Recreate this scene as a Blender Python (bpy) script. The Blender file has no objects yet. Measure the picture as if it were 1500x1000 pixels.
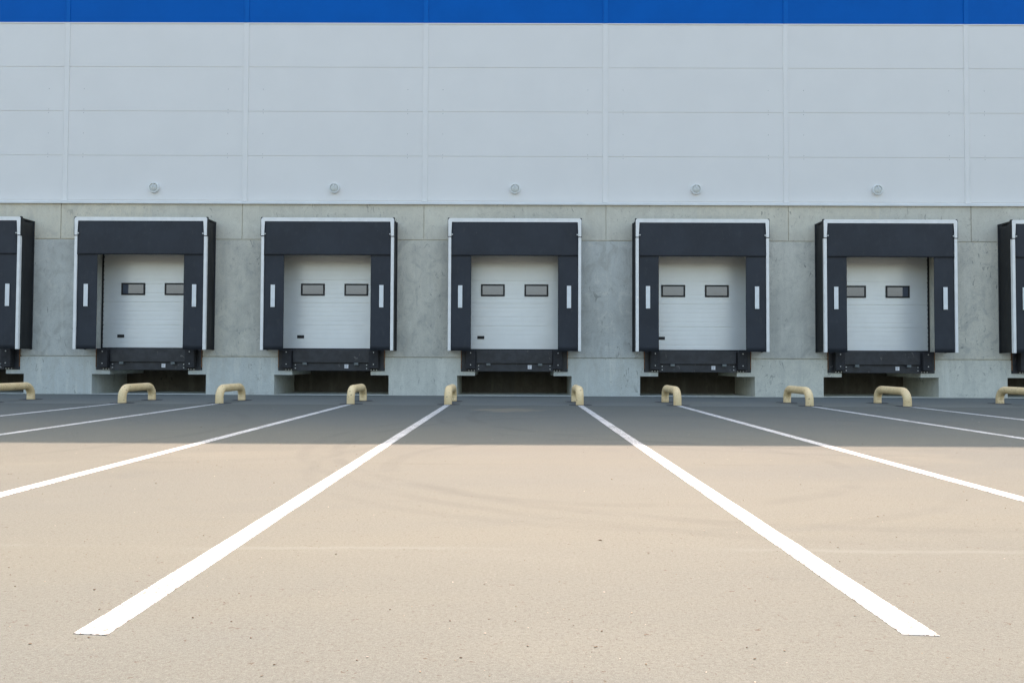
import bpy, bmesh, math, random
from mathutils import Vector, Matrix, noise as mnoise

random.seed(7)
scene = bpy.context.scene
COL = scene.collection
P = 4.7                                   # spacing of the docks (m)
DOCKS = [-3, -2, -1, 0, 1, 2, 3]

# ------------------------------------------------------------------ materials
def new_mat(name):
    m = bpy.data.materials.new(name); m.use_nodes = True
    nt = m.node_tree
    return m, nt, nt.nodes['Principled BSDF']

class N:
    """small node-graph helper"""
    def __init__(s, nt): s.nt = nt; s.tc = None
    def node(s, t, **kw):
        n = s.nt.nodes.new(t)
        for k, v in kw.items(): setattr(n, k, v)
        return n
    def link(s, a, b): s.nt.links.new(a, b)
    def coord(s, scale=(1, 1, 1), loc=(0, 0, 0), rot=(0, 0, 0)):
        if s.tc is None: s.tc = s.node('ShaderNodeNewGeometry')
        mp = s.node('ShaderNodeMapping')
        mp.inputs['Scale'].default_value = scale
        mp.inputs['Location'].default_value = loc
        mp.inputs['Rotation'].default_value = rot
        s.link(s.tc.outputs['Position'], mp.inputs['Vector'])
        return mp.outputs['Vector']
    def noise(s, scale, detail=4, rough=.55, stretch=(1, 1, 1), loc=(0, 0, 0), dist=0.0):
        n = s.node('ShaderNodeTexNoise')
        n.inputs['Scale'].default_value = scale
        n.inputs['Detail'].default_value = detail
        n.inputs['Roughness'].default_value = rough
        n.inputs['Distortion'].default_value = dist
        s.link(s.coord(stretch, loc), n.inputs['Vector'])
        return n.outputs['Fac']
    def ramp(s, fac, lo, hi, a=0.0, b=1.0):
        r = s.node('ShaderNodeMapRange', interpolation_type='SMOOTHSTEP')
        s.link(fac, r.inputs['Value'])
        r.inputs['From Min'].default_value = lo; r.inputs['From Max'].default_value = hi
        r.inputs['To Min'].default_value = a; r.inputs['To Max'].default_value = b
        return r.outputs['Result']
    def math(s, op, a, b=0.0, c=None):
        n = s.node('ShaderNodeMath', operation=op)
        for i, x in enumerate((a, b, c)):
            if x is None: continue
            if isinstance(x, (int, float)): n.inputs[i].default_value = x
            else: s.link(x, n.inputs[i])
        return n.outputs[0]
    def mix(s, fac, a, b, blend='MIX'):
        n = s.node('ShaderNodeMix', data_type='RGBA', blend_type=blend)
        for sock, x in ((n.inputs[0], fac), (n.inputs[6], a), (n.inputs[7], b)):
            if isinstance(x, (int, float)): sock.default_value = x
            elif isinstance(x, tuple): sock.default_value = x if len(x) == 4 else (*x, 1)
            else: s.link(x, sock)
        return n.outputs[2]
    def bump(s, h, strength=.3, dist=.01):
        b = s.node('ShaderNodeBump')
        b.inputs['Strength'].default_value = strength
        b.inputs['Distance'].default_value = dist
        s.link(h, b.inputs['Height'])
        return b.outputs['Normal']

def simple(name, col, rough=.5, metal=0.0, var=.06, vscale=3.0, bump=0.0, bscale=60, spec=.5, stretch=(1, 1, 1)):
    m, nt, p = new_mat(name); g = N(nt)
    f = g.noise(vscale, 5, .6, stretch)
    lo = tuple(c * (1 - var) for c in col); hi = tuple(min(1, c * (1 + var)) for c in col)
    g.link(g.mix(g.ramp(f, .3, .7), lo, hi), p.inputs['Base Color'])
    p.inputs['Roughness'].default_value = rough
    p.inputs['Metallic'].default_value = metal
    p.inputs['Specular IOR Level'].default_value = spec
    if bump: g.link(g.bump(g.noise(bscale, 3, .6), bump, .01), p.inputs['Normal'])
    return m

def concrete(name, base, dark, light, amount=.7, streak=.4, seed=0.0, rust=0.0):
    m, nt, p = new_mat(name); g = N(nt)
    big = g.noise(.6, 4, .6, (1, 1, 1), (seed, 0, seed), .6)
    mid = g.noise(2.4, 8, .70, (1, 1, .85), (seed + 3, 0, 1), 1.3)
    small = g.noise(9.0, 6, .68, (1, 1, .8), (seed, 1, 7), .8)
    fine = g.noise(42, 4, .65)
    stre = g.noise(5.0, 6, .62, (1, 1, .10), (seed, 2, 0))
    # every precast panel came out of its mould a little different
    sx = g.node('ShaderNodeSeparateXYZ'); g.link(g.tc.outputs['Position'], sx.inputs[0])
    idx = g.math('FLOOR', g.math('DIVIDE', sx.outputs[0], P))
    wn_ = g.node('ShaderNodeTexWhiteNoise', noise_dimensions='1D'); g.link(g.math('ADD', idx, seed), wn_.inputs['W'])
    cool = tuple(x * k for x, k in zip(base, (.86, .92, 1.0)))
    c = g.mix(wn_.outputs['Value'], cool, tuple(x * k for x, k in zip(base, (1.05, 1.03, .98))))
    c = g.mix(g.ramp(big, .40, .62, 0, amount * .7), c, dark)
    c = g.mix(g.ramp(mid, .48, .66, 0, amount), c, dark)
    c = g.mix(g.ramp(mid, .46, .30, 0, amount * .8), c, light)
    c = g.mix(g.ramp(small, .54, .68, 0, amount * .5), c, tuple(x * .8 for x in dark))
    c = g.mix(g.ramp(small, .44, .30, 0, amount * .5), c, light)
    c = g.mix(g.ramp(stre, .52, .66, 0, streak), c, dark)
    c = g.mix(g.ramp(stre, .47, .34, 0, streak), c, light)
    # scuffs, formwork scars and air holes
    sp = g.noise(5.5, 4, .6, (1, 1, .5), (seed, 5, 5), 2.2)
    msk = g.ramp(g.noise(1.1, 3, .5, (1, 1, 1), (seed, 8, 8)), .44, .6)
    c = g.mix(g.math('MULTIPLY', g.ramp(sp, .62, .67, 0, .75), msk), c, tuple(x * .55 for x in dark))
    ln = g.noise(2.2, 3, .55, (1, 1, 3.2), (seed, 9, 2), .8)
    c = g.mix(g.math('MULTIPLY', g.ramp(g.math('ABSOLUTE', g.math('SUBTRACT', ln, .5)), .006, .0, 0, .55), msk), c, tuple(x * .5 for x in dark))
    c = g.mix(g.ramp(fine, .48, .66, 0, .30), c, tuple(x * .75 for x in dark))
    if rust:
        ru = g.noise(1.6, 5, .65, (1, 1, .6), (seed, 4, 9), .5)
        c = g.mix(g.ramp(ru, .60, .74, 0, rust), c, (.42, .30, .19))
    g.link(c, p.inputs['Base Color'])
    p.inputs['Roughness'].default_value = .85
    p.inputs['Specular IOR Level'].default_value = .3
    h = g.math('ADD', g.math('MULTIPLY', fine, .4), mid)
    g.link(g.bump(h, .25, .01), p.inputs['Normal'])
    return m

M = {}
M['plinth'] = concrete('plinth_concrete', (.69, .68, .605), (.53, .53, .475), (.80, .79, .71), .45, .45, 1.0)
M['panel'] = concrete('panel_concrete', (.70, .675, .59), (.44, .44, .40), (.81, .785, .695), .62, .22, 4.0, .12)
M['lintel'] = concrete('lintel_concrete', (.72, .68, .57), (.56, .535, .455), (.79, .77, .66), .55, .22, 9.0, .16)
M['pit'] = concrete('pit_concrete', (.145, .125, .10), (.09, .08, .065), (.21, .19, .155), .6, .4, 13.0)  # far darker than the wall concrete: recess shade deepened in the colour
M['clad'] = simple('cladding_paint', (.775, .765, .745), .42, 0, .015, .8, .02, 3)
M['strip'] = simple('cover_strip_paint', (.795, .785, .765), .4, 0, .02, 1.2)
M['blue'] = simple('blue_cladding_paint', (.001, .11, .47), .5, 0, .05, .7, .02, 3, .08)
M['bluestrip'] = simple('blue_strip_paint', (.0015, .125, .50), .5, 0, .04, 1.0, 0, 60, .1)
M['flash'] = simple('flashing_metal', (.70, .71, .69), .4, 0, .05, 2)
M['roof'] = simple('roof_membrane', (.35, .35, .35), .9)
M['door'] = simple('door_paint', (.90, .925, .92), .30, 0, .03, 1.6, .02, 4, 1.0)
M['door'].node_tree.nodes['Principled BSDF'].inputs['IOR'].default_value = 1.75
M['black'] = simple('black_rubber', (.018, .018, .02), .6, 0, .2, 8)
M['blackmetal'] = simple('dark_paint_steel', (.028, .030, .036), .45, 0, .3, 5, .06, 50)
g = N(M['blackmetal'].node_tree); bp = M['blackmetal'].node_tree.nodes['Principled BSDF']
src = bp.inputs['Base Color'].links[0].from_socket
scr = g.noise(11, 3, .6, (.6, 1, .35), (2, 2, 6), 1.0)
g.link(g.mix(g.ramp(scr, .66, .71, 0, .5), src, (.20, .19, .18)), bp.inputs['Base Color'])
M['bumper'] = simple('bumper_rubber', (.024, .024, .027), .75, 0, .25, 12, .1, 70)
M['white'] = simple('white_frame_paint', (.88, .875, .85), .35, 0, .05, 5)
M['guide'] = simple('guide_strip_film', (.80, .82, .82), .4, 0, .04, 8)
M['steel'] = simple('zinc_steel', (.55, .56, .56), .4, .6, .1, 20)
M['grey'] = simple('grey_bracket_paint', (.16, .18, .18), .5, 0, .15, 20)
M['rust'] = simple('rusty_steel', (.22, .105, .05), .8, 0, .4, 14)
M['lens'] = simple('lamp_lens', (.62, .64, .61), .25, 0, .06, 20)
M['housing'] = simple('lamp_housing', (.74, .76, .74), .35, 0, .04, 10)
M['sticker'] = simple('sticker_white', (.80, .79, .80), .5, 0, .08, 60)
M['patch'] = simple('dark_patch', (.045, .046, .05), .9, 0, .3, 20)

def curtain_mat(name, col, rough, bumpscale=5):
    m, nt, p = new_mat(name); g = N(nt)
    f = g.noise(1.4, 5, .6); dust = g.noise(9, 6, .7, (1, 1, .5))
    c = g.mix(g.ramp(f, .3, .7), tuple(x * .85 for x in col), tuple(x * 1.15 for x in col))
    c = g.mix(g.ramp(dust, .52, .74, 0, .15), c, (.10, .10, .098))
    scr = g.noise(30, 2, .5, (1, 1, .25), (3, 3, 3))
    c = g.mix(g.ramp(scr, .765, .80, 0, .35), c, (.2, .2, .2))
    g.link(c, p.inputs['Base Color'])
    p.inputs['Roughness'].default_value = rough
    p.inputs['Specular IOR Level'].default_value = .4
    g.link(g.bump(g.noise(bumpscale, 2, .4, (1, 1, .35)), .25, .02), p.inputs['Normal'])
    return m
M['curtain'] = curtain_mat('curtain_fabric', (.024, .029, .039), .6)
M['sidefab'] = curtain_mat('side_fabric', (.018, .019, .021), .5, 7)

m, nt, p = new_mat('window_pane'); g = N(nt)
g.link(g.mix(g.noise(4, 3), (.10, .115, .15), (.13, .15, .19)), p.inputs['Base Color'])
p.inputs['Roughness'].default_value = .04; p.inputs['IOR'].default_value = 2.6; p.inputs['Specular Tint'].default_value = (.80, .83, 1.0, 1)
g.link(g.bump(g.noise(2.2, 2, .4), .03, .02), p.inputs['Normal'])
M['glass'] = m

m, nt, p = new_mat('wheel_guide_paint'); g = N(nt)
f = g.noise(7, 5, .6); chip = g.noise(24, 4, .65, (1, 1, 1), (2, 5, 1))
c = g.mix(g.ramp(f, .3, .72), (.83, .605, .31), (.91, .70, .39))
c = g.mix(g.ramp(chip, .61, .66, 0, .8), c, (.20, .12, .06))
dirt = g.noise(5, 6, .7, (1, 1, .3), (8, 1, 0))
c = g.mix(g.ramp(dirt, .55, .8, 0, .35), c, (.34, .26, .15))
g.link(c, p.inputs['Base Color']); p.inputs['Roughness'].default_value = .55
g.link(g.bump(chip, .15, .005), p.inputs['Normal'])
M['hoop'] = m

# paint of the parking lines, worn through in specks
m, nt, p = new_mat('line_paint'); g = N(nt)
f = g.noise(45, 6, .72); big = g.noise(2.3, 4, .6, (1, 1, 1), (4, 4, 0))
w = g.math('ADD', f, g.math('MULTIPLY', big, .22))
c = g.mix(g.ramp(g.noise(5, 5, .65), .3, .7), (.49, .495, .485), (.56, .565, .555))
c = g.mix(g.ramp(w, .63, .67, 0, .92), c, (.105, .10, .088))
g.link(c, p.inputs['Base Color']); p.inputs['Roughness'].default_value = .7
g.link(g.bump(g.noise(150, 3, .6), .25, .004), p.inputs['Normal'])
M['line'] = m

# the yard: pale dusty asphalt
m, nt, p = new_mat('yard_asphalt'); g = N(nt)
tan = (0.115, 0.120, 0.102); grey = (0.097, 0.108, 0.102)
big = g.noise(.16, 6, .62, (.45, 1, 1), (3, 8, 0), .5)
mid = g.noise(1.1, 7, .66, (.45, 1, 1), (1, 0, 0), .8)
fine = g.noise(72, 5, .72)
grit = g.noise(300, 3, .7)
c = g.mix(g.ramp(big, .34, .66), grey, tan)
c = g.mix(g.ramp(mid, .5, .78, 0, .45), c, (0.130, 0.138, 0.122))
c = g.mix(g.ramp(mid, .47, .22, 0, .45), c, (0.082, 0.092, 0.088))
# sand drifted into shallow hollows
sand = g.noise(.42, 5, .6, (.5, 1, 1), (11, 3, 0), .6)
c = g.mix(g.ramp(sand, .62, .74, 0, .6), c, (0.139, 0.142, 0.117))
c = g.mix(g.ramp(fine, .51, .68, 0, .42), c, (0.052, 0.048, 0.037))
c = g.mix(g.ramp(fine, .48, .32, 0, .38), c, (0.166, 0.181, 0.165))
c = g.mix(g.ramp(grit, .51, .66, 0, .45), c, (0.047, 0.046, 0.041))
c = g.mix(g.ramp(grit, .47, .34, 0, .36), c, (0.184, 0.204, 0.190))
# rusty pits
pit = g.noise(44, 3, .6, (.7, 1, 1), (7, 2, 0), 1.2)
c = g.mix(g.ramp(pit, .66, .70, 0, .7), c, (0.052, 0.035, 0.021))
# the lane along the wall was paved apart, greyer, its colour lifted against shade
# long seams of the paving lanes (across the yard) and tyre tracks
sx = g.node('ShaderNodeSeparateXYZ'); g.link(g.tc.outputs['Position'], sx.inputs[0])
X, Y = sx.outputs[0], sx.outputs[1]
wob = g.math('MULTIPLY', g.math('SUBTRACT', g.noise(.9, 6, .65, (1, 1, 1), (0, 6, 0)), .5), .22)
lane = g.ramp(g.math('ADD', Y, g.math('MULTIPLY', wob, .3)), -4.08, -4.0)
c = g.mix(lane, c, g.mix(1.0, c, (1.34, 1.33, 1.36), 'MULTIPLY'))
for y0, half, colr, k in ((-15.62, .045, (0.139, 0.153, 0.141), .42), (-12.70, .03, (0.073, 0.076, 0.066), .5),
                          (-4.05, .10, (0.147, 0.163, 0.152), .55), (-9.9, .05, (0.135, 0.148, 0.132), .3)):
    d = g.math('ABSOLUTE', g.math('SUBTRACT', g.math('ADD', Y, wob), y0))
    brk = g.ramp(g.noise(.7, 5, .65, (1, .2, 1), (y0, 0, 0)), .46, .60)
    c = g.mix(g.math('MULTIPLY', g.ramp(d, half, half * .1, 0, k), brk), c, colr)
for cx, cy, r, half, k in ((2.4, -11.0, 4.20, .10, .26), (2.6, -10.8, 4.75, .09, .20), (.9, -12.6, 1.95, .10, .24),
                           (.9, -12.6, 2.6, .08, .15), (3.9, -6.9, 4.6, .13, .28), (3.9, -6.9, 5.1, .09, .2), (-9.0, -9.5, 5.2, .12, .2)):
    dx = g.math('SUBTRACT', X, cx); dy = g.math('SUBTRACT', Y, cy)
    rr = g.math('SQRT', g.math('ADD', g.math('MULTIPLY', dx, dx), g.math('MULTIPLY', dy, dy)))
    d = g.math('ABSOLUTE', g.math('SUBTRACT', g.math('ADD', rr, wob), r))
    brk = g.ramp(g.noise(1.1, 5, .7, (1, 1, 1), (cx, r, 0)), .36, .60)
    c = g.mix(g.math('MULTIPLY', g.ramp(d, half, half * .35, 0, k), brk), c, (0.061, 0.067, 0.063))
# a dry sandy patch before the middle door
ex = g.math('DIVIDE', g.math('ADD', X, .15), .75); ey = g.math('DIVIDE', g.math('ADD', Y, 5.55), .55)
er = g.math('ADD', g.math('SQRT', g.math('ADD', g.math('MULTIPLY', ex, ex), g.math('MULTIPLY', ey, ey))), g.math('MULTIPLY', g.math('SUBTRACT', g.noise(2.4, 5, .65, (.6, 1, 1), (2, 9, 0)), .5), 2.4))
c = g.mix(g.ramp(er, 1.0, .55, 0, .55), c, (.20, .178, .128))
g.link(c, p.inputs['Base Color'])
p.inputs['Roughness'].default_value = .9; p.inputs['Specular IOR Level'].default_value = .25
h = g.math('ADD', g.math('MULTIPLY', fine, .8), g.math('MULTIPLY', grit, .5))
g.link(g.bump(h, .35, .006), p.inputs['Normal'])
M['yard'] = m

m, nt, p = new_mat('grit_stone'); g = N(nt)
info = g.node('ShaderNodeNewGeometry')
r = g.node('ShaderNodeValToRGB'); g.link(info.outputs['Random Per Island'], r.inputs[0])
el = r.color_ramp.elements; el[0].color = (.07, .045, .028, 1); el[1].color = (.42, .38, .32, 1)
e = r.color_ramp.elements.new(.45); e.color = (.12, .085, .055, 1)
e = r.color_ramp.elements.new(.75); e.color = (.2, .165, .12, 1)
g.link(r.outputs[0], p.inputs['Base Color']); p.inputs['Roughness'].default_value = .9
M['grit'] = m

# ------------------------------------------------------------------ mesh helpers
def obj(name, bm, mats, parent=None, smooth=False):
    me = bpy.data.meshes.new(name)
    bmesh.ops.recalc_face_normals(bm, faces=bm.faces[:])
    bm.to_mesh(me); bm.free()
    for mm in (mats if isinstance(mats, (list, tuple)) else [mats]): me.materials.append(mm)
    if smooth:
        for f in me.polygons: f.use_smooth = True
    o = bpy.data.objects.new(name, me); COL.objects.link(o)
    if parent is not None: o.parent = parent
    return o

def add_box(bm, x0, x1, y0, y1, z0, z1, bev=0.0, seg=2):
    r = bmesh.ops.create_cube(bm, size=1)
    vs = r['verts']
    for v in vs:
        v.co = Vector(((x0 + x1) / 2 + v.co.x * (x1 - x0), (y0 + y1) / 2 + v.co.y * (y1 - y0), (z0 + z1) / 2 + v.co.z * (z1 - z0)))
    if bev:
        es = list({e for v in vs for e in v.link_edges})
        bmesh.ops.bevel(bm, geom=es, offset=bev, segments=seg, profile=.5, affect='EDGES')
    return bm

def box(x0, x1, y0, y1, z0, z1, bev=0.0, seg=2):
    return add_box(bmesh.new(), x0, x1, y0, y1, z0, z1, bev, seg)

def add_cyl_y(bm, x, z, y0, y1, r0, r1=None, seg=12):
    """disc/cylinder along Y, front face at y0"""
    r1 = r0 if r1 is None else r1
    a = [bm.verts.new((x + r0 * math.cos(t), y0, z + r0 * math.sin(t))) for t in [2 * math.pi * i / seg for i in range(seg)]]
    b = [bm.verts.new((x + r1 * math.cos(t), y1, z + r1 * math.sin(t))) for t in [2 * math.pi * i / seg for i in range(seg)]]
    bm.faces.new(a); bm.faces.new(b[::-1])
    for i in range(seg):
        j = (i + 1) % seg
        bm.faces.new((a[i], b[i], b[j], a[j]))

def lathe_y(bm, prof, x, z, seg=32):
    """profile of (radius, y) turned about a Y axis through x, z"""
    rings = []
    for r, y in prof:
        rings.append([bm.verts.new((x + r * math.cos(2 * math.pi * i / seg), y, z + r * math.sin(2 * math.pi * i / seg))) for i in range(seg)])
    for a, b in zip(rings, rings[1:]):
        for i in range(seg):
            j = (i + 1) % seg
            bm.faces.new((a[i], a[j], b[j], b[i]))
    bm.faces.new(rings[-1])

def relief(bm, xs, zs, depth, mat=lambda x, z: 0):
    """front-facing block relief: every cell is a quad at its depth y, steps between cells are closed"""
    nx, nz = len(xs) - 1, len(zs) - 1
    D = [[depth((xs[i] + xs[i + 1]) / 2, (zs[k] + zs[k + 1]) / 2) for k in range(nz)] for i in range(nx)]
    cache = {}
    def V(x, y, z):
        key = (round(x, 5), round(y, 5), round(z, 5))
        if key not in cache: cache[key] = bm.verts.new((x, y, z))
        return cache[key]
    def F(pts, mi):
        try:
            f = bm.faces.new([V(*q) for q in pts]); f.material_index = mi
        except ValueError: pass
    for i in range(nx):
        for k in range(nz):
            d = D[i][k]; x0, x1, z0, z1 = xs[i], xs[i + 1], zs[k], zs[k + 1]
            mi = mat((x0 + x1) / 2, (z0 + z1) / 2)
            F([(x0, d, z0), (x1, d, z0), (x1, d, z1), (x0, d, z1)], mi)
            if i + 1 < nx and abs(D[i + 1][k] - d) > 1e-6:
                e = D[i + 1][k]; F([(x1, d, z0), (x1, e, z0), (x1, e, z1), (x1, d, z1)], mi if d < e else mat(xs[i + 1] + 1e-4, (z0 + z1) / 2))
            if k + 1 < nz and abs(D[i][k + 1] - d) > 1e-6:
                e = D[i][k + 1]; F([(x0, d, z1), (x1, d, z1), (x1, e, z1), (x0, e, z1)], mi if d < e else mat((x0 + x1) / 2, zs[k + 1] + 1e-4))
    return bm

def thing(name, label, cat, loc=(0, 0, 0), group=None):
    o = bpy.data.objects.new(name, None); COL.objects.link(o)
    o.empty_display_size = .2; o.location = loc
    tag(o, label, cat, group); return o

def tag(o, label, cat, group=None):
    o['label'] = label; o['category'] = cat
    if group: o['group'] = group
    return o

def dup(root, loc, label):
    r = root.copy(); COL.objects.link(r); r.location = loc; r['label'] = label
    for ch in list(root.children):
        c = ch.copy(); COL.objects.link(c); c.parent = r
        for gch in list(ch.children):
            d = gch.copy(); COL.objects.link(d); d.parent = c
    return r

# ------------------------------------------------------------------ ground
bm = bmesh.new()
def lin(a, b, n): return [a + (b - a) * i / n for i in range(n + 1)]
gx = [-600, -150, -60] + lin(-30, 30, 60) + [60, 150, 600]
gy = [-600, -150, -60] + lin(-30, 2, 64) + [60, 150, 600]
vv = {}
for i, x in enumerate(gx):
    for j, y in enumerate(gy):
        z = 0
        if -29 < x < 29 and -29 < y < -.3:
            z = -.0008 + .0005 * mnoise.noise(Vector((x * .35, y * .5, 0))) * min(1, (-.3 - y) / 1.0)
            z = min(z, -.0003)
        vv[i, j] = bm.verts.new((x, y, z))
for i in range(len(gx) - 1):
    for j in range(len(gy) - 1):
        bm.faces.new((vv[i, j], vv[i + 1, j], vv[i + 1, j + 1], vv[i, j + 1]))
ground = obj('ground', bm, M['yard'], smooth=True); ground['kind'] = 'structure'
def ground_z(x, y):
    return 0.0

# parking lines
HX = 1.35
ord_line = {(-2, 1): 'white parking line far left, starting at the leftmost whole wheel guide',
            (-1, -1): 'second white parking line from the left, meeting the second whole wheel guide',
            (-1, 1): 'third white parking line from the left, slanting out through the left photo edge',
            (0, -1): 'long white parking line left of centre with its near end in view',
            (0, 1): 'long white parking line right of centre with its near end in view',
            (1, -1): 'third white parking line from the right, running out through the right photo edge',
            (1, 1): 'second white parking line from the right, meeting the second guide from right',
            (2, -1): 'short looking white parking line farthest right, behind the last whole wheel guide'}
def line_mesh(seed):
    rnd = random.Random(seed)
    bm = bmesh.new()
    n = 420; y0, y1 = -16.72, -3.86; hw = .057
    rows = []
    for i in range(n + 1):
        t = i / n; y = y0 + (y1 - y0) * t
        a = .004 * mnoise.noise(Vector((y * 2.1, seed * 7.1, 0))) + .0014 * mnoise.noise(Vector((y * 14, seed * 3.3, 2))) + .0006 * rnd.uniform(-1, 1)
        b = .004 * mnoise.noise(Vector((y * 2.1, seed * 7.1 + 50, 0))) + .0014 * mnoise.noise(Vector((y * 14, seed * 3.3, 9))) + .0006 * rnd.uniform(-1, 1)
        sk = .012 * (1 if i == 0 else 0)
        rows.append((bm.verts.new((-hw + a, y, .0016)), bm.verts.new((hw + b, y - sk, .0016)),
                     bm.verts.new((hw + b, y - sk, -.006)), bm.verts.new((-hw + a, y, -.006))))
    for r, s in zip(rows, rows[1:]):
        for k in range(4):
            bm.faces.new((r[k], r[(k + 1) % 4], s[(k + 1) % 4], s[k]))
    bm.faces.new(rows[0]); bm.faces.new(rows[-1][::-1])
    return bm
for s, ((k, side), lab) in enumerate(ord_line.items()):
    o = obj('parking_line', line_mesh(s + 1), M['line'])
    o.location = (k * P + side * HX, -.035 if (k, side) == (0, -1) else 0, 0)
    tag(o, lab, 'parking line', 'white parking lines on the yard')

# loose grit, pebbles and leaf bits lying on the yard: nobody could count them
bm = bmesh.new()
rnd = random.Random(3)
for i in range(1400):
    Yc = -17.6 + 17.0 * rnd.random() ** 1.9
    dist = Yc + 19.2
    Xc = rnd.uniform(-1, 1) * (dist * .72 + .3)
    s = rnd.choice([.0015, .002, .002, .003, .004]) * (.75 if Yc < -14.5 else 1.0) * (1.0 if rnd.random() < .985 else 1.8)
    el = rnd.uniform(1, 2.2); rot = rnd.uniform(0, 3.14)
    mt = Matrix.Translation((Xc, Yc, s * .25)) @ Matrix.Rotation(rot, 4, 'Z') @ Matrix.Diagonal((s * el, s, s * rnd.uniform(.35, .7), 1))
    bmesh.ops.create_icosphere(bm, subdivisions=1, radius=1, matrix=mt)
for v in bm.verts: v.co += Vector((rnd.uniform(-1, 1), rnd.uniform(-1, 1), 0)) * .001
o = obj('loose_grit', bm, M['grit']); o['kind'] = 'stuff'
tag(o, 'loose brown grit and leaf bits scattered over the yard', 'grit')

# ------------------------------------------------------------------ warehouse
W = thing('warehouse', 'large grey warehouse with a bare concrete base, loading doors and a blue band', 'warehouse', (0, 0, 0))
HALF = 7 * P
ZT = 4.947; YM = .128; ZB = 9.717; ZR = 12.35
OW, OT = 1.385, 3.9            # door opening half width, top
PO, PI_, LV = 1.472, 1.01, 1.372
ZP0, ZP1, ZDECK, ZJ1, ZJ2 = .517, .622, 1.172, .977, 4.003

def cuts(vals):
    out = []
    for v in sorted(vals):
        if not out or v - out[-1] > 1e-5: out.append(v)
    return out
xs = [-HALF, HALF]
for k in DOCKS:
    for h in (OW, PO, PI_, LV): xs += [k * P - h, k * P + h]
JX = [(i + .5) * P for i in range(-7, 7)]
for j in JX: xs += [j - .011, j + .011]
xs = cuts(xs)
zs = cuts([-.3, .012, ZP0, ZP1, ZJ1 - .014, ZJ1 + .014, ZDECK, OT, ZJ2 - .011, ZJ2 + .011, ZT])
def cdepth(x, z):
    for k in DOCKS:
        d = abs(x - k * P)
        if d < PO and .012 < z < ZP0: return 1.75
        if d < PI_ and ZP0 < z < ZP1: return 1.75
        if d < LV and ZP1 < z < ZDECK: return .35
        if d < OW and ZDECK < z < OT: return .42
    if abs(z - ZJ1) < .014: return .034
    if abs(z - ZJ2) < .011: return .024
    if z > ZJ2 and any(abs(x - j) < .011 for j in JX): return .022
    return -.006 if z < ZJ1 else 0.0
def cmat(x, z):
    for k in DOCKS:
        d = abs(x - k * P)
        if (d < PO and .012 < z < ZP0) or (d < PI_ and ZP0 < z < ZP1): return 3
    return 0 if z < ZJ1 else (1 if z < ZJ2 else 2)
bm = relief(bmesh.new(), xs, zs, cdepth, cmat)
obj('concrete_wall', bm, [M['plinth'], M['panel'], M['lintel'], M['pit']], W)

# metal cladding: courses of flat panels with recessed joints, and a blue top band
COURSE = 1.1675
xs = cuts([-HALF, HALF])
zj = [ZB - COURSE * i for i in range(1, 5)]
zs = [ZT - .02]
for z in sorted(zj):
    if z > ZT + .05: zs += [z - .007, z + .007]
zs += [ZB]
bm = relief(bmesh.new(), xs, cuts(zs), lambda x, z: YM + .010 if any(abs(z - q) < .007 for q in zj) else YM)
obj('grey_cladding', bm, M['clad'], W)
bm = bmesh.new()
for j in JX:
    for z in zj:
        if z < ZT + .3: continue
        for sx_ in (-1, 1):
            for off in (.46,):
                for zz in ((z + .045, z - .045) if z < 8 else ()):
                    add_cyl_y(bm, j + sx_ * off, zz, YM - .003, YM + .004, .008, seg=8)
                if z < 8: add_cyl_y(bm, j + sx_ * off, z + COURSE * .5, YM - .003, YM + .004, .008, seg=8)
obj('fixing_screws', bm, M['grey'], W)['kind'] = 'stuff'
zs2 = [ZB, ZB + COURSE - .008, ZB + COURSE + .008, ZR]
bm = relief(bmesh.new(), [-HALF, HALF], zs2, lambda x, z: YM + .012 if abs(z - ZB - COURSE) < .008 else YM - .004)
obj('blue_band', bm, M['blue'], W)
obj('band_trim', box(-HALF, HALF, YM - .014, YM - .002, ZB - .022, ZB + .004), M['strip'], W)
for j in JX:
    b = bmesh.new()
    add_box(b, j - .07, j + .07, YM - .013, YM + .004, ZT + .075, ZB - .023, .003, 1)
    add_box(b, j - .066, j - .052, YM - .019, YM - .012, ZT + .075, ZB - .023)
    add_box(b, j + .052, j + .066, YM - .019, YM - .012, ZT + .075, ZB - .023)
    obj('cover_strip', b, M['strip'], W)
    b = bmesh.new()
    add_box(b, j - .062, j + .062, YM - .018, YM, ZB + .005, ZR - .02)
    add_box(b, j - .058, j - .046, YM - .024, YM - .016, ZB + .005, ZR - .02)
    obj('blue_cover_strip', b, M['bluestrip'], W)
# drip flashing between concrete and cladding
b = bmesh.new()
prof = [(YM - .002, ZT + .070), (YM - .012, ZT + .070), (YM - .016, ZT + .036), (-.045, ZT + .016), (-.050, ZT - .028), (-.040, ZT - .028), (-.034, ZT + .004), (YM - .002, ZT + .006)]
va = [b.verts.new((-HALF, y, z)) for y, z in prof]; vb = [b.verts.new((HALF, y, z)) for y, z in prof]
b.faces.new(va); b.faces.new(vb[::-1])
for i in range(len(prof)):
    j = (i + 1) % len(prof); b.faces.new((va[i], va[j], vb[j], vb[i]))
obj('flashing', b, M['flash'], W)
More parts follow.
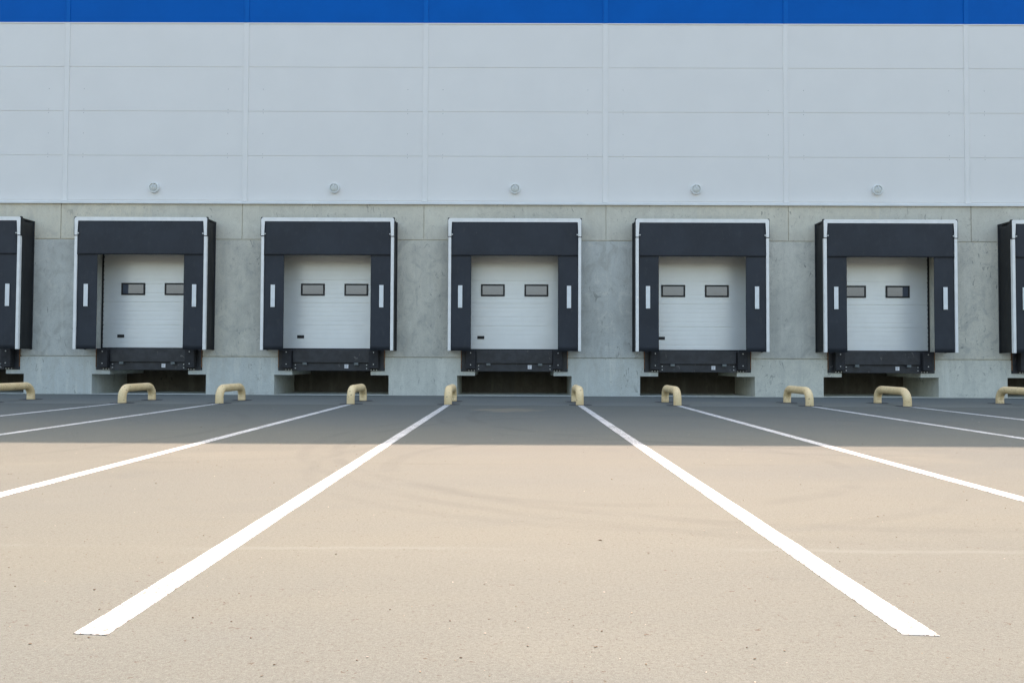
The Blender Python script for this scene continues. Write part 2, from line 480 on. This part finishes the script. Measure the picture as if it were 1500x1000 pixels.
# body of the hall behind the front, roof and parapet cap
b = bmesh.new()
BD = 46
def quad(q): b.faces.new([b.verts.new(v) for v in q])
quad([(-HALF, 0, -.3), (-HALF, BD, -.3), (-HALF, BD, ZR), (-HALF, 0.1, ZR)])
quad([(HALF, 0, -.3), (HALF, BD, -.3), (HALF, BD, ZR), (HALF, 0.1, ZR)])
quad([(-HALF, BD, -.3), (HALF, BD, -.3), (HALF, BD, ZR), (-HALF, BD, ZR)])
obj('hall_wall', b, M['clad'], W)
obj('roof', box(-HALF - .02, HALF + .02, .1, BD + .02, ZR - .5, ZR - .3), M['roof'], W)
obj('parapet_cap', box(-HALF - .05, HALF + .05, YM - .05, YM + .35, ZR - .02, ZR + .05, .01), M['blue'], W)

# dock doors: ribbed sectional door, two windows, a pull handle
def make_door():
    YD = .245
    z0, z1 = 1.205, 3.99
    zs = [z0]
    z = z0; i = 0
    while z + .118 < z1:
        z += .118; i += 1
        h = .014 if i % 5 == 0 else .013
        zs += [z - h, z + h]
    zs.append(z1)
    zs = cuts(zs)
    def dd(x, z):
        q = round((z - z0) / .118)
        dz = abs(z - z0 - q * .118)
        if 0 < q and dz < (.014 if q % 5 == 0 else .013): return YD + (.022 if q % 5 == 0 else .012)
        return YD
    bm = relief(bmesh.new(), [-1.345, 1.345], zs, dd)
    d = obj('dock_door', bm, M['door'], W)
    for s in (-1, 1):
        cx, cz = s * .567, 2.735
        b = bmesh.new(); fw, fh, t = .31, .158, .042
        add_box(b, cx - fw, cx + fw, YD - .022, YD + .005, cz + fh - t, cz + fh, .006)
        add_box(b, cx - fw, cx + fw, YD - .022, YD + .005, cz - fh, cz - fh + t, .006)
        add_box(b, cx - fw, cx - fw + t, YD - .0205, YD + .005, cz - fh + t - .004, cz + fh - t + .004, .004)
        add_box(b, cx + fw - t, cx + fw, YD - .0205, YD + .005, cz - fh + t - .004, cz + fh - t + .004, .004)
        obj('window_frame', b, M['black'], d)
        obj('window_pane', box(cx - fw + t - .004, cx + fw - t + .004, YD - .010, YD - .003, cz - fh + t - .004, cz + fh - t + .004), M['glass'], d)
    b = bmesh.new()
    hx, hz = -.875, 1.505
    add_box(b, hx - .09, hx + .09, YD - .012, YD + .01, hz - .040, hz + .040, .006)
    add_box(b, hx - .05, hx + .05, YD - .024, YD - .011, hz - .010, hz + .012, .004)
    obj('handle', b, M['black'], d)
    b = bmesh.new()
    add_box(b, -1.384, -1.345, YD - .02, YD + .1, 1.176, 3.899)
    add_box(b, 1.345, 1.384, YD - .02, YD + .1, 1.176, 3.899)
    add_box(b, -1.345, 1.345, YD - .006, YD + .08, 1.176, 1.205)
    obj('rubber_seal', b, M['black'], d)
    return d
door0 = make_door()
door0.location = (DOCKS[0] * P, 0, 0)
for k in DOCKS[1:]:
    c = door0.copy(); COL.objects.link(c); c.parent = W; c.location = (k * P, 0, 0)
    for ch in list(door0.children):
        q = ch.copy(); COL.objects.link(q); q.parent = c

# ------------------------------------------------------------------ dock shelters
YF = -.555; SW = 1.672; SB, ST = 1.145, 4.47
def cloth(x0, x1, z0, z1, y, amp, thick=.006, nx=14, nz=22, seed=0, hem=True):
    bm = bmesh.new(); fr, bk = [], []
    for i in range(nx + 1):
        a, c = [], []
        for k in range(nz + 1):
            u, w = i / nx, k / nz
            x = x0 + (x1 - x0) * u; z = z0 + (z1 - z0) * w
            free = (1 - w) ** .7
            yy = y + amp * free * mnoise.noise(Vector((x * 1.7 + seed, z * .7, seed)))
            a.append(bm.verts.new((x, yy, z))); c.append(bm.verts.new((x, yy + thick, z)))
        fr.append(a); bk.append(c)
    for i in range(nx):
        for k in range(nz):
            bm.faces.new((fr[i][k], fr[i + 1][k], fr[i + 1][k + 1], fr[i][k + 1]))
            bm.faces.new((bk[i][k], bk[i][k + 1], bk[i + 1][k + 1], bk[i + 1][k]))
    for i in range(nx):
        for k in (0, nz): bm.faces.new((fr[i][k], fr[i + 1][k], bk[i + 1][k], bk[i][k]))
    for k in range(nz):
        for i in (0, nx): bm.faces.new((fr[i][k], fr[i][k + 1], bk[i][k + 1], bk[i][k]))
    return bm
def make_shelter(label):
    t = thing('dock_shelter', label, 'dock shelter', (0, 0, 0), 'dock shelters round the loading doors')
    # white top rail with short legs that slip over the side posts
    bm = bmesh.new()
    r = .055; w = .085; leg = 4.005; inner = ST - w
    pts = [(-SW, leg), (-SW, ST - r)]
    pts += [(-SW + r - r * math.cos(a), ST - r + r * math.sin(a)) for a in [math.pi / 2 * i / 6 for i in range(1, 7)]]
    pts += [(SW - r + r * math.sin(a), ST - r + r * math.cos(a)) for a in [math.pi / 2 * i / 6 for i in range(0, 6)]]
    pts += [(SW, ST - r), (SW, leg), (SW - w, leg), (SW - w, inner), (-SW + w, inner), (-SW + w, leg)]
    fa = [bm.verts.new((x, YF - .004, z)) for x, z in pts]; fb = [bm.verts.new((x, YF + .085, z)) for x, z in pts]
    f1 = bm.faces.new(fa); bm.faces.new(fb[::-1])
    for i in range(len(pts)):
        j = (i + 1) % len(pts); bm.faces.new((fa[i], fa[j], fb[j], fb[i]))
    bmesh.ops.bevel(bm, geom=[e for e in f1.edges], offset=.010, segments=2, affect='EDGES')
    obj('top_rail', bm, M['white'], t)
    for s in (-1, 1):
        bm = bmesh.new()
        xa, xb = sorted((s * (SW - .006), s * (SW - .080)))
        add_box(bm, xa, xb, YF, YF + .08, SB - .004, leg + .03, .012, 3)
        obj('side_post', bm, M['white'], t)
        bm = bmesh.new()
        xa, xb = sorted((s * (SW + .005), s * (SW - w - .003)))
        add_box(bm, xa, xb, YF - .008, YF + .086, leg - .010, leg + .008, .003)
        xa, xb = sorted((s * (SW + .001), s * (SW + .010)))
        add_box(bm, xa, xb, YF - .002, YF + .080, leg + .008, ST - .03)
        xa, xb = sorted((s * (SW - .035), s * (SW + .010)))
        add_box(bm, xa, xb, YF + .012, YF + .080, ST - .032, ST + .014, .010)
        obj('rubber_edge', bm, M['black'], t)
        bm = bmesh.new()
        xa, xb = sorted((s * (SW - w - .002), s * (SW - w - .038)))
        add_box(bm, xa, xb, YF - .012, YF + .01, 4.045, 4.075, .004)
        obj('clip', bm, M['steel'], t)
        xa, xb = sorted((s * 1.088, s * (SW - .078)))
        sc = obj('side_curtain', cloth(xa, xb, SB + .004, 3.72, YF + .030, .012, seed=3 + s), M['curtain'], t, True)
        obj('guide_strip', box(s * 1.362 - .053, s * 1.362 + .053, YF + .010, YF + .0195, 2.222, 2.782, .002), M['guide'], t)
        # side fabric from the front frame back to the wall, with slack folds
        bm = bmesh.new(); ny, nz = 12, 26; g0, g1 = [], []
        for i in range(ny + 1):
            a, c = [], []
            for k in range(nz + 1):
                u, w_ = i / ny, k / nz
                y = YF + .07 + (-.004 - YF - .07) * u
                z = SB + .006 + (ST - .012 - SB - .006) * w_
                sag = .10 * max(0, w_ - .93) / .07 * math.sin(math.pi * u) * .55
                fold = math.sin(math.pi * u) * (.020 * mnoise.noise(Vector((y * 4, z * 1.3, 5 + s))) + .008 * math.sin(z * 3 + u * 5) - .02)
                x = s * (SW - .015 + fold)
                a.append(bm.verts.new((x, y, z - sag))); c.append(bm.verts.new((x - s * .005, y, z - sag)))
            g0.append(a); g1.append(c)
        for i in range(ny):
            for k in range(nz):
                bm.faces.new((g0[i][k], g0[i + 1][k], g0[i + 1][k + 1], g0[i][k + 1]))
                bm.faces.new((g1[i][k], g1[i][k + 1], g1[i + 1][k + 1], g1[i + 1][k]))
            for k in (0, nz): bm.faces.new((g0[i][k], g0[i + 1][k], g1[i + 1][k], g1[i][k]))
        for k in range(nz):
            for i in (0, ny): bm.faces.new((g0[i][k], g0[i][k + 1], g1[i][k + 1], g1[i][k]))
        obj('side_fabric', bm, M['sidefab'], t, True)
        xa, xb = sorted((s * (SW - .045), s * (SW + .004)))
        obj('wall_batten', box(xa, xb, -.026, -.001, SB, ST - .015, .003), M['blackmetal'], t)
    obj('header_curtain', cloth(-SW + .083, SW - .083, 3.528, ST - .078, YF + .004, .010, nx=30, seed=9), M['curtain'], t, True)
    obj('hem_bar', box(-SW + .09, SW - .09, YF + .011, YF + .022, 3.5275, 3.552, .003), M['black'], t)
    obj('roof_sheet', box(-SW + .02, SW - .02, YF + .087, -.002, ST - .05, ST - .012, .004), M['sidefab'], t)
    return t
place = {-3: 'left photo edge cuts through it', -2: '', -1: '', 0: '', 1: '', 2: '', 3: ''}
lab_sh = {-3: 'dark dock shelter cut off by the left edge of the photo',
          -2: 'leftmost whole dock shelter, showing its black right side',
          -1: 'second whole dock shelter from the left, just left of the middle one',
          0: 'middle dock shelter, seen straight on with neither side showing',
          1: 'second whole dock shelter from the right, just right of the middle one',
          2: 'rightmost whole dock shelter, showing its black left side',
          3: 'dark dock shelter cut off by the right edge of the photo'}
sh0 = make_shelter(lab_sh[-3]); sh0.location = (-3 * P, 0, 0)
for k in DOCKS[1:]: dup(sh0, (k * P, 0, 0), lab_sh[k])

# ------------------------------------------------------------------ dock levellers with bumpers
def make_leveller(label):
    t = thing('dock_leveller', label, 'dock leveller', (0, 0, 0), 'dock levellers under the loading doors')
    b = bmesh.new()
    add_box(b, -1.352, 1.352, -.022, .30, ZP1 + .004, 1.168, .004)
    obj('frame_plate', b, M['blackmetal'], t)
    obj('deck', box(-1.35, 1.35, -.02, .40, 1.1685, 1.175), M['blackmetal'], t)
    lip = obj('lip', box(-.975, .975, -.085, -.0225, .835, 1.165, .006), M['blackmetal'], t)
    beam = obj('front_beam', box(-1.0, 1.0, -.052, -.0225, ZP1 + .006, .805, .005), M['blackmetal'], t)
    for s in (-1, 1):
        kp = bmesh.new(); cx = s * .66
        add_box(kp, cx - .052, cx + .052, -.125, -.0525, .775, .790, .003)
        add_box(kp, cx - .052, cx + .052, -.125, -.110, .790, .835, .003)
        obj('lip_keeper', kp, M['grey'], t)
        x0, x1 = sorted((s * .988, s * 1.238))
        bu = obj('bumper', box(x0, x1, -.185, -.0225, .688, 1.160, .016, 3), M['bumper'], t)
        for z in (.795, 1.10):
            q = bmesh.new(); add_cyl_y(q, s * 1.113, z, -.194, -.183, .014, .016, 10); obj('bolt', q, M['steel'], bu)
        for z in (.775, .690):
            q = bmesh.new(); add_cyl_y(q, s * .915, z, -.064, -.051, .014, .016, 10); obj('bolt', q, M['steel'], t)
        for x in (1.025, 1.095, 1.165):
            q = bmesh.new(); add_cyl_y(q, s * x, .650, -.034 if x > 1 else -.06, -.021, .014, .016, 10); obj('bolt', q, M['steel'], t)
        x0, x1 = sorted((s * 1.353, s * 1.370))
        obj('edge_angle', box(x0, x1, -.026, .10, .70, 1.170, .002), M['rust'], t)
    pl = obj('rating_plate', box(.345, .445, -.057, -.0525, .692, .792, .002), M['sticker'], t)
    q = bmesh.new()
    for i in range(4): add_box(q, .365, .365 + (.06, .045, .055, .035)[i], -.0585, -.0568, .772 - i * .02, .778 - i * .02)
    obj('print', q, M['grey'], pl)
    return t
lab_lv = {-3: 'black dock leveller at the left photo edge, only its right end in view',
          -2: 'black dock leveller and bumpers under the leftmost whole loading door',
          -1: 'black dock leveller and bumpers under the second whole door from left',
          0: 'black dock leveller and bumpers under the middle loading door',
          1: 'black dock leveller and bumpers under the second whole door from right',
          2: 'black dock leveller and bumpers under the rightmost whole loading door',
          3: 'black dock leveller at the right photo edge, only its left end in view'}
lv0 = make_leveller(lab_lv[-3]); lv0.location = (-3 * P, 0, 0)
for k in DOCKS[1:]: dup(lv0, (k * P, 0, 0), lab_lv[k])

# ------------------------------------------------------------------ round lamps above the doors
def make_lamp(label):
    t = thing('wall_lamp', label, 'wall lamp', (0, 0, 0), 'round wall lamps above the doors')
    b = bmesh.new()
    lathe_y(b, [(.128, YM - .001), (.134, YM - .03), (.134, YM - .062), (.128, YM - .074), (.112, YM - .078), (.104, YM - .070), (.102, YM - .045)], 0, 5.363, 40)
    obj('housing', b, M['housing'], t, True)
    b = bmesh.new()
    lathe_y(b, [(.1015, YM - .044), (.095, YM - .062), (.075, YM - .076), (.045, YM - .084), (.012, YM - .087)], 0, 5.363, 40)
    obj('lens', b, M['lens'], t, True)
    b = bmesh.new()
    add_box(b, -.018, .018, YM - .092, YM - .080, 5.385, 5.470, .004)
    obj('clip', b, M['steel'], t)
    return t
lab_lm = {-2: 'round white wall lamp farthest left on the grey cladding',
          -1: 'round white wall lamp second from the left',
          0: 'round white wall lamp in the middle, above the centre door',
          1: 'round white wall lamp second from the right',
          2: 'round white wall lamp farthest right on the grey cladding'}
lm0 = make_lamp(lab_lm[-2]); lm0.location = (-2 * P, 0, 0)
for k in (-1, 0, 1, 2): dup(lm0, (k * P, 0, 0), lab_lm[k])

# ------------------------------------------------------------------ wheel guides (bent steel pipes)
YN, YFAR, HH, RP, RB = -3.86, -2.60, .385, .081, .20
def make_guide(label):
    t = thing('wheel_guide', label, 'wheel guide', (0, 0, 0), 'cream wheel guides on the yard')
    zc = HH - RP
    path = [(YN, -.12), (YN, .02), (YN, .10)]
    for i in range(1, 9):
        a = math.pi / 2 * i / 8
        path.append((YN + RB - RB * math.cos(a), zc - RB + RB * math.sin(a)))
    path.append(((YN + YFAR) / 2, zc))
    for i in range(0, 9):
        a = math.pi / 2 * i / 8
        path.append((YFAR - RB + RB * math.sin(a), zc - RB + RB * math.cos(a)))
    path += [(YFAR, .10), (YFAR, .02), (YFAR, -.12)]
    bm = bmesh.new(); rings = []; seg = 24
    for i, (y, z) in enumerate(path):
        a = path[max(0, i - 1)]; b = path[min(len(path) - 1, i + 1)]
        d = Vector((0, b[0] - a[0], b[1] - a[1])).normalized(); n = Vector((1, 0, 0)); u = n.cross(d)
        rings.append([bm.verts.new(Vector((0, y, z)) + n * RP * math.cos(q) + u * RP * math.sin(q)) for q in [2 * math.pi * k / seg for k in range(seg)]])
    for a, b in zip(rings, rings[1:]):
        for k in range(seg):
            j = (k + 1) % seg; bm.faces.new((a[k], a[j], b[j], b[k]))
    bm.faces.new(rings[0]); bm.faces.new(rings[-1])
    obj('pipe', bm, M['hoop'], t, True)
    for y in (YN, YFAR):
        bm = bmesh.new(); n = 30; top, bot = [], []
        for i in range(n):
            a = 2 * math.pi * i / n
            r = .20 * (1 + .22 * mnoise.noise(Vector((math.cos(a) * 1.4, math.sin(a) * 1.4, y))))
            top.append(bm.verts.new((r * 1.1 * math.cos(a), y + r * math.sin(a), .004))); bot.append(bm.verts.new((r * 1.1 * math.cos(a), y + r * math.sin(a), -.01)))
        bm.faces.new(top); bm.faces.new(bot[::-1])
        for i in range(n):
            j = (i + 1) % n; bm.faces.new((top[i], bot[i], bot[j], top[j]))
        obj('base_patch', bm, M['patch'], t)
    return t
lab_g = {(-2, -1): 'cream pipe wheel guide cut off by the left photo edge',
         (-2, 1): 'leftmost whole cream wheel guide, before the leftmost whole door',
         (-1, -1): 'second whole cream wheel guide from the left, between two doors',
         (-1, 1): 'third whole cream wheel guide from the left, before the second door',
         (0, -1): 'cream wheel guide seen end on, left of the middle door',
         (0, 1): 'cream wheel guide seen end on, right of the middle door',
         (1, -1): 'third whole cream wheel guide from the right, narrow looking',
         (1, 1): 'second whole cream wheel guide from the right, between two doors',
         (2, -1): 'rightmost whole cream wheel guide, before the rightmost whole door',
         (2, 1): 'cream pipe wheel guide cut off by the right photo edge'}
g0 = None
for (k, s), lab in lab_g.items():
    loc = (k * P + s * HX, 0, 0)
    if g0 is None:
        g0 = make_guide(lab); g0.location = loc
    else: dup(g0, loc, lab)

# ------------------------------------------------------------------ light
SUN_EL = math.degrees(math.atan(ZR / 11.32)); SUN_AZ = 6.0     # azimuth from +Y (behind the hall) towards +X
world = bpy.data.worlds.new('World'); scene.world = world; world.use_nodes = True
wn = world.node_tree; bg = wn.nodes['Background']
sky = wn.nodes.new('ShaderNodeTexSky'); sky.sky_type = 'NISHITA'; sky.sun_disc = False
sky.sun_elevation = math.radians(SUN_EL); sky.sun_rotation = math.radians(SUN_AZ)
sky.air_density = 1.5; sky.dust_density = 6.0; sky.ozone_density = 0.0
wn.links.new(sky.outputs[0], bg.inputs['Color']); bg.inputs['Strength'].default_value = .15
sl = bpy.data.lights.new('sun', 'SUN'); sl.energy = 3.9; sl.angle = math.radians(.5); sl.color = (1.0, .735, .585)
so = bpy.data.objects.new('sun', sl); COL.objects.link(so)
el, az = math.radians(SUN_EL), math.radians(SUN_AZ)
to_sun = Vector((math.sin(az) * math.cos(el), math.cos(az) * math.cos(el), math.sin(el)))
so.rotation_euler = to_sun.to_track_quat('Z', 'Y').to_euler()
so.location = (0, 30, 40)

# ------------------------------------------------------------------ camera
cam = bpy.data.cameras.new('camera'); co = bpy.data.objects.new('camera', cam); COL.objects.link(co)
f, yaw, pitch, roll = 1093.96, .0043, .0265, .0042
F = Vector((-math.sin(yaw) * math.cos(pitch), math.cos(yaw) * math.cos(pitch), math.sin(pitch)))
R = F.cross(Vector((0, 0, 1))).normalized(); U = R.cross(F)
R2 = R * math.cos(roll) + U * math.sin(roll); U2 = U * math.cos(roll) - R * math.sin(roll)
mw = Matrix((( R2.x, U2.x, -F.x, .0211), (R2.y, U2.y, -F.y, -19.1975), (R2.z, U2.z, -F.z, .8886), (0, 0, 0, 1)))
co.matrix_world = mw
cam.sensor_width = 36; cam.lens = f / 1500 * 36; cam.clip_end = 2000; cam.clip_start = .05
scene.camera = co

scene.view_settings.view_transform = 'Standard'; scene.view_settings.look = 'None'
scene.view_settings.exposure = 1.6; scene.view_settings.gamma = 1
scene.cycles.use_denoising = True; scene.cycles.filter_width = 1.45
scene.cycles.max_bounces = 8; scene.cycles.diffuse_bounces = 4
scene.cycles.caustics_reflective = False
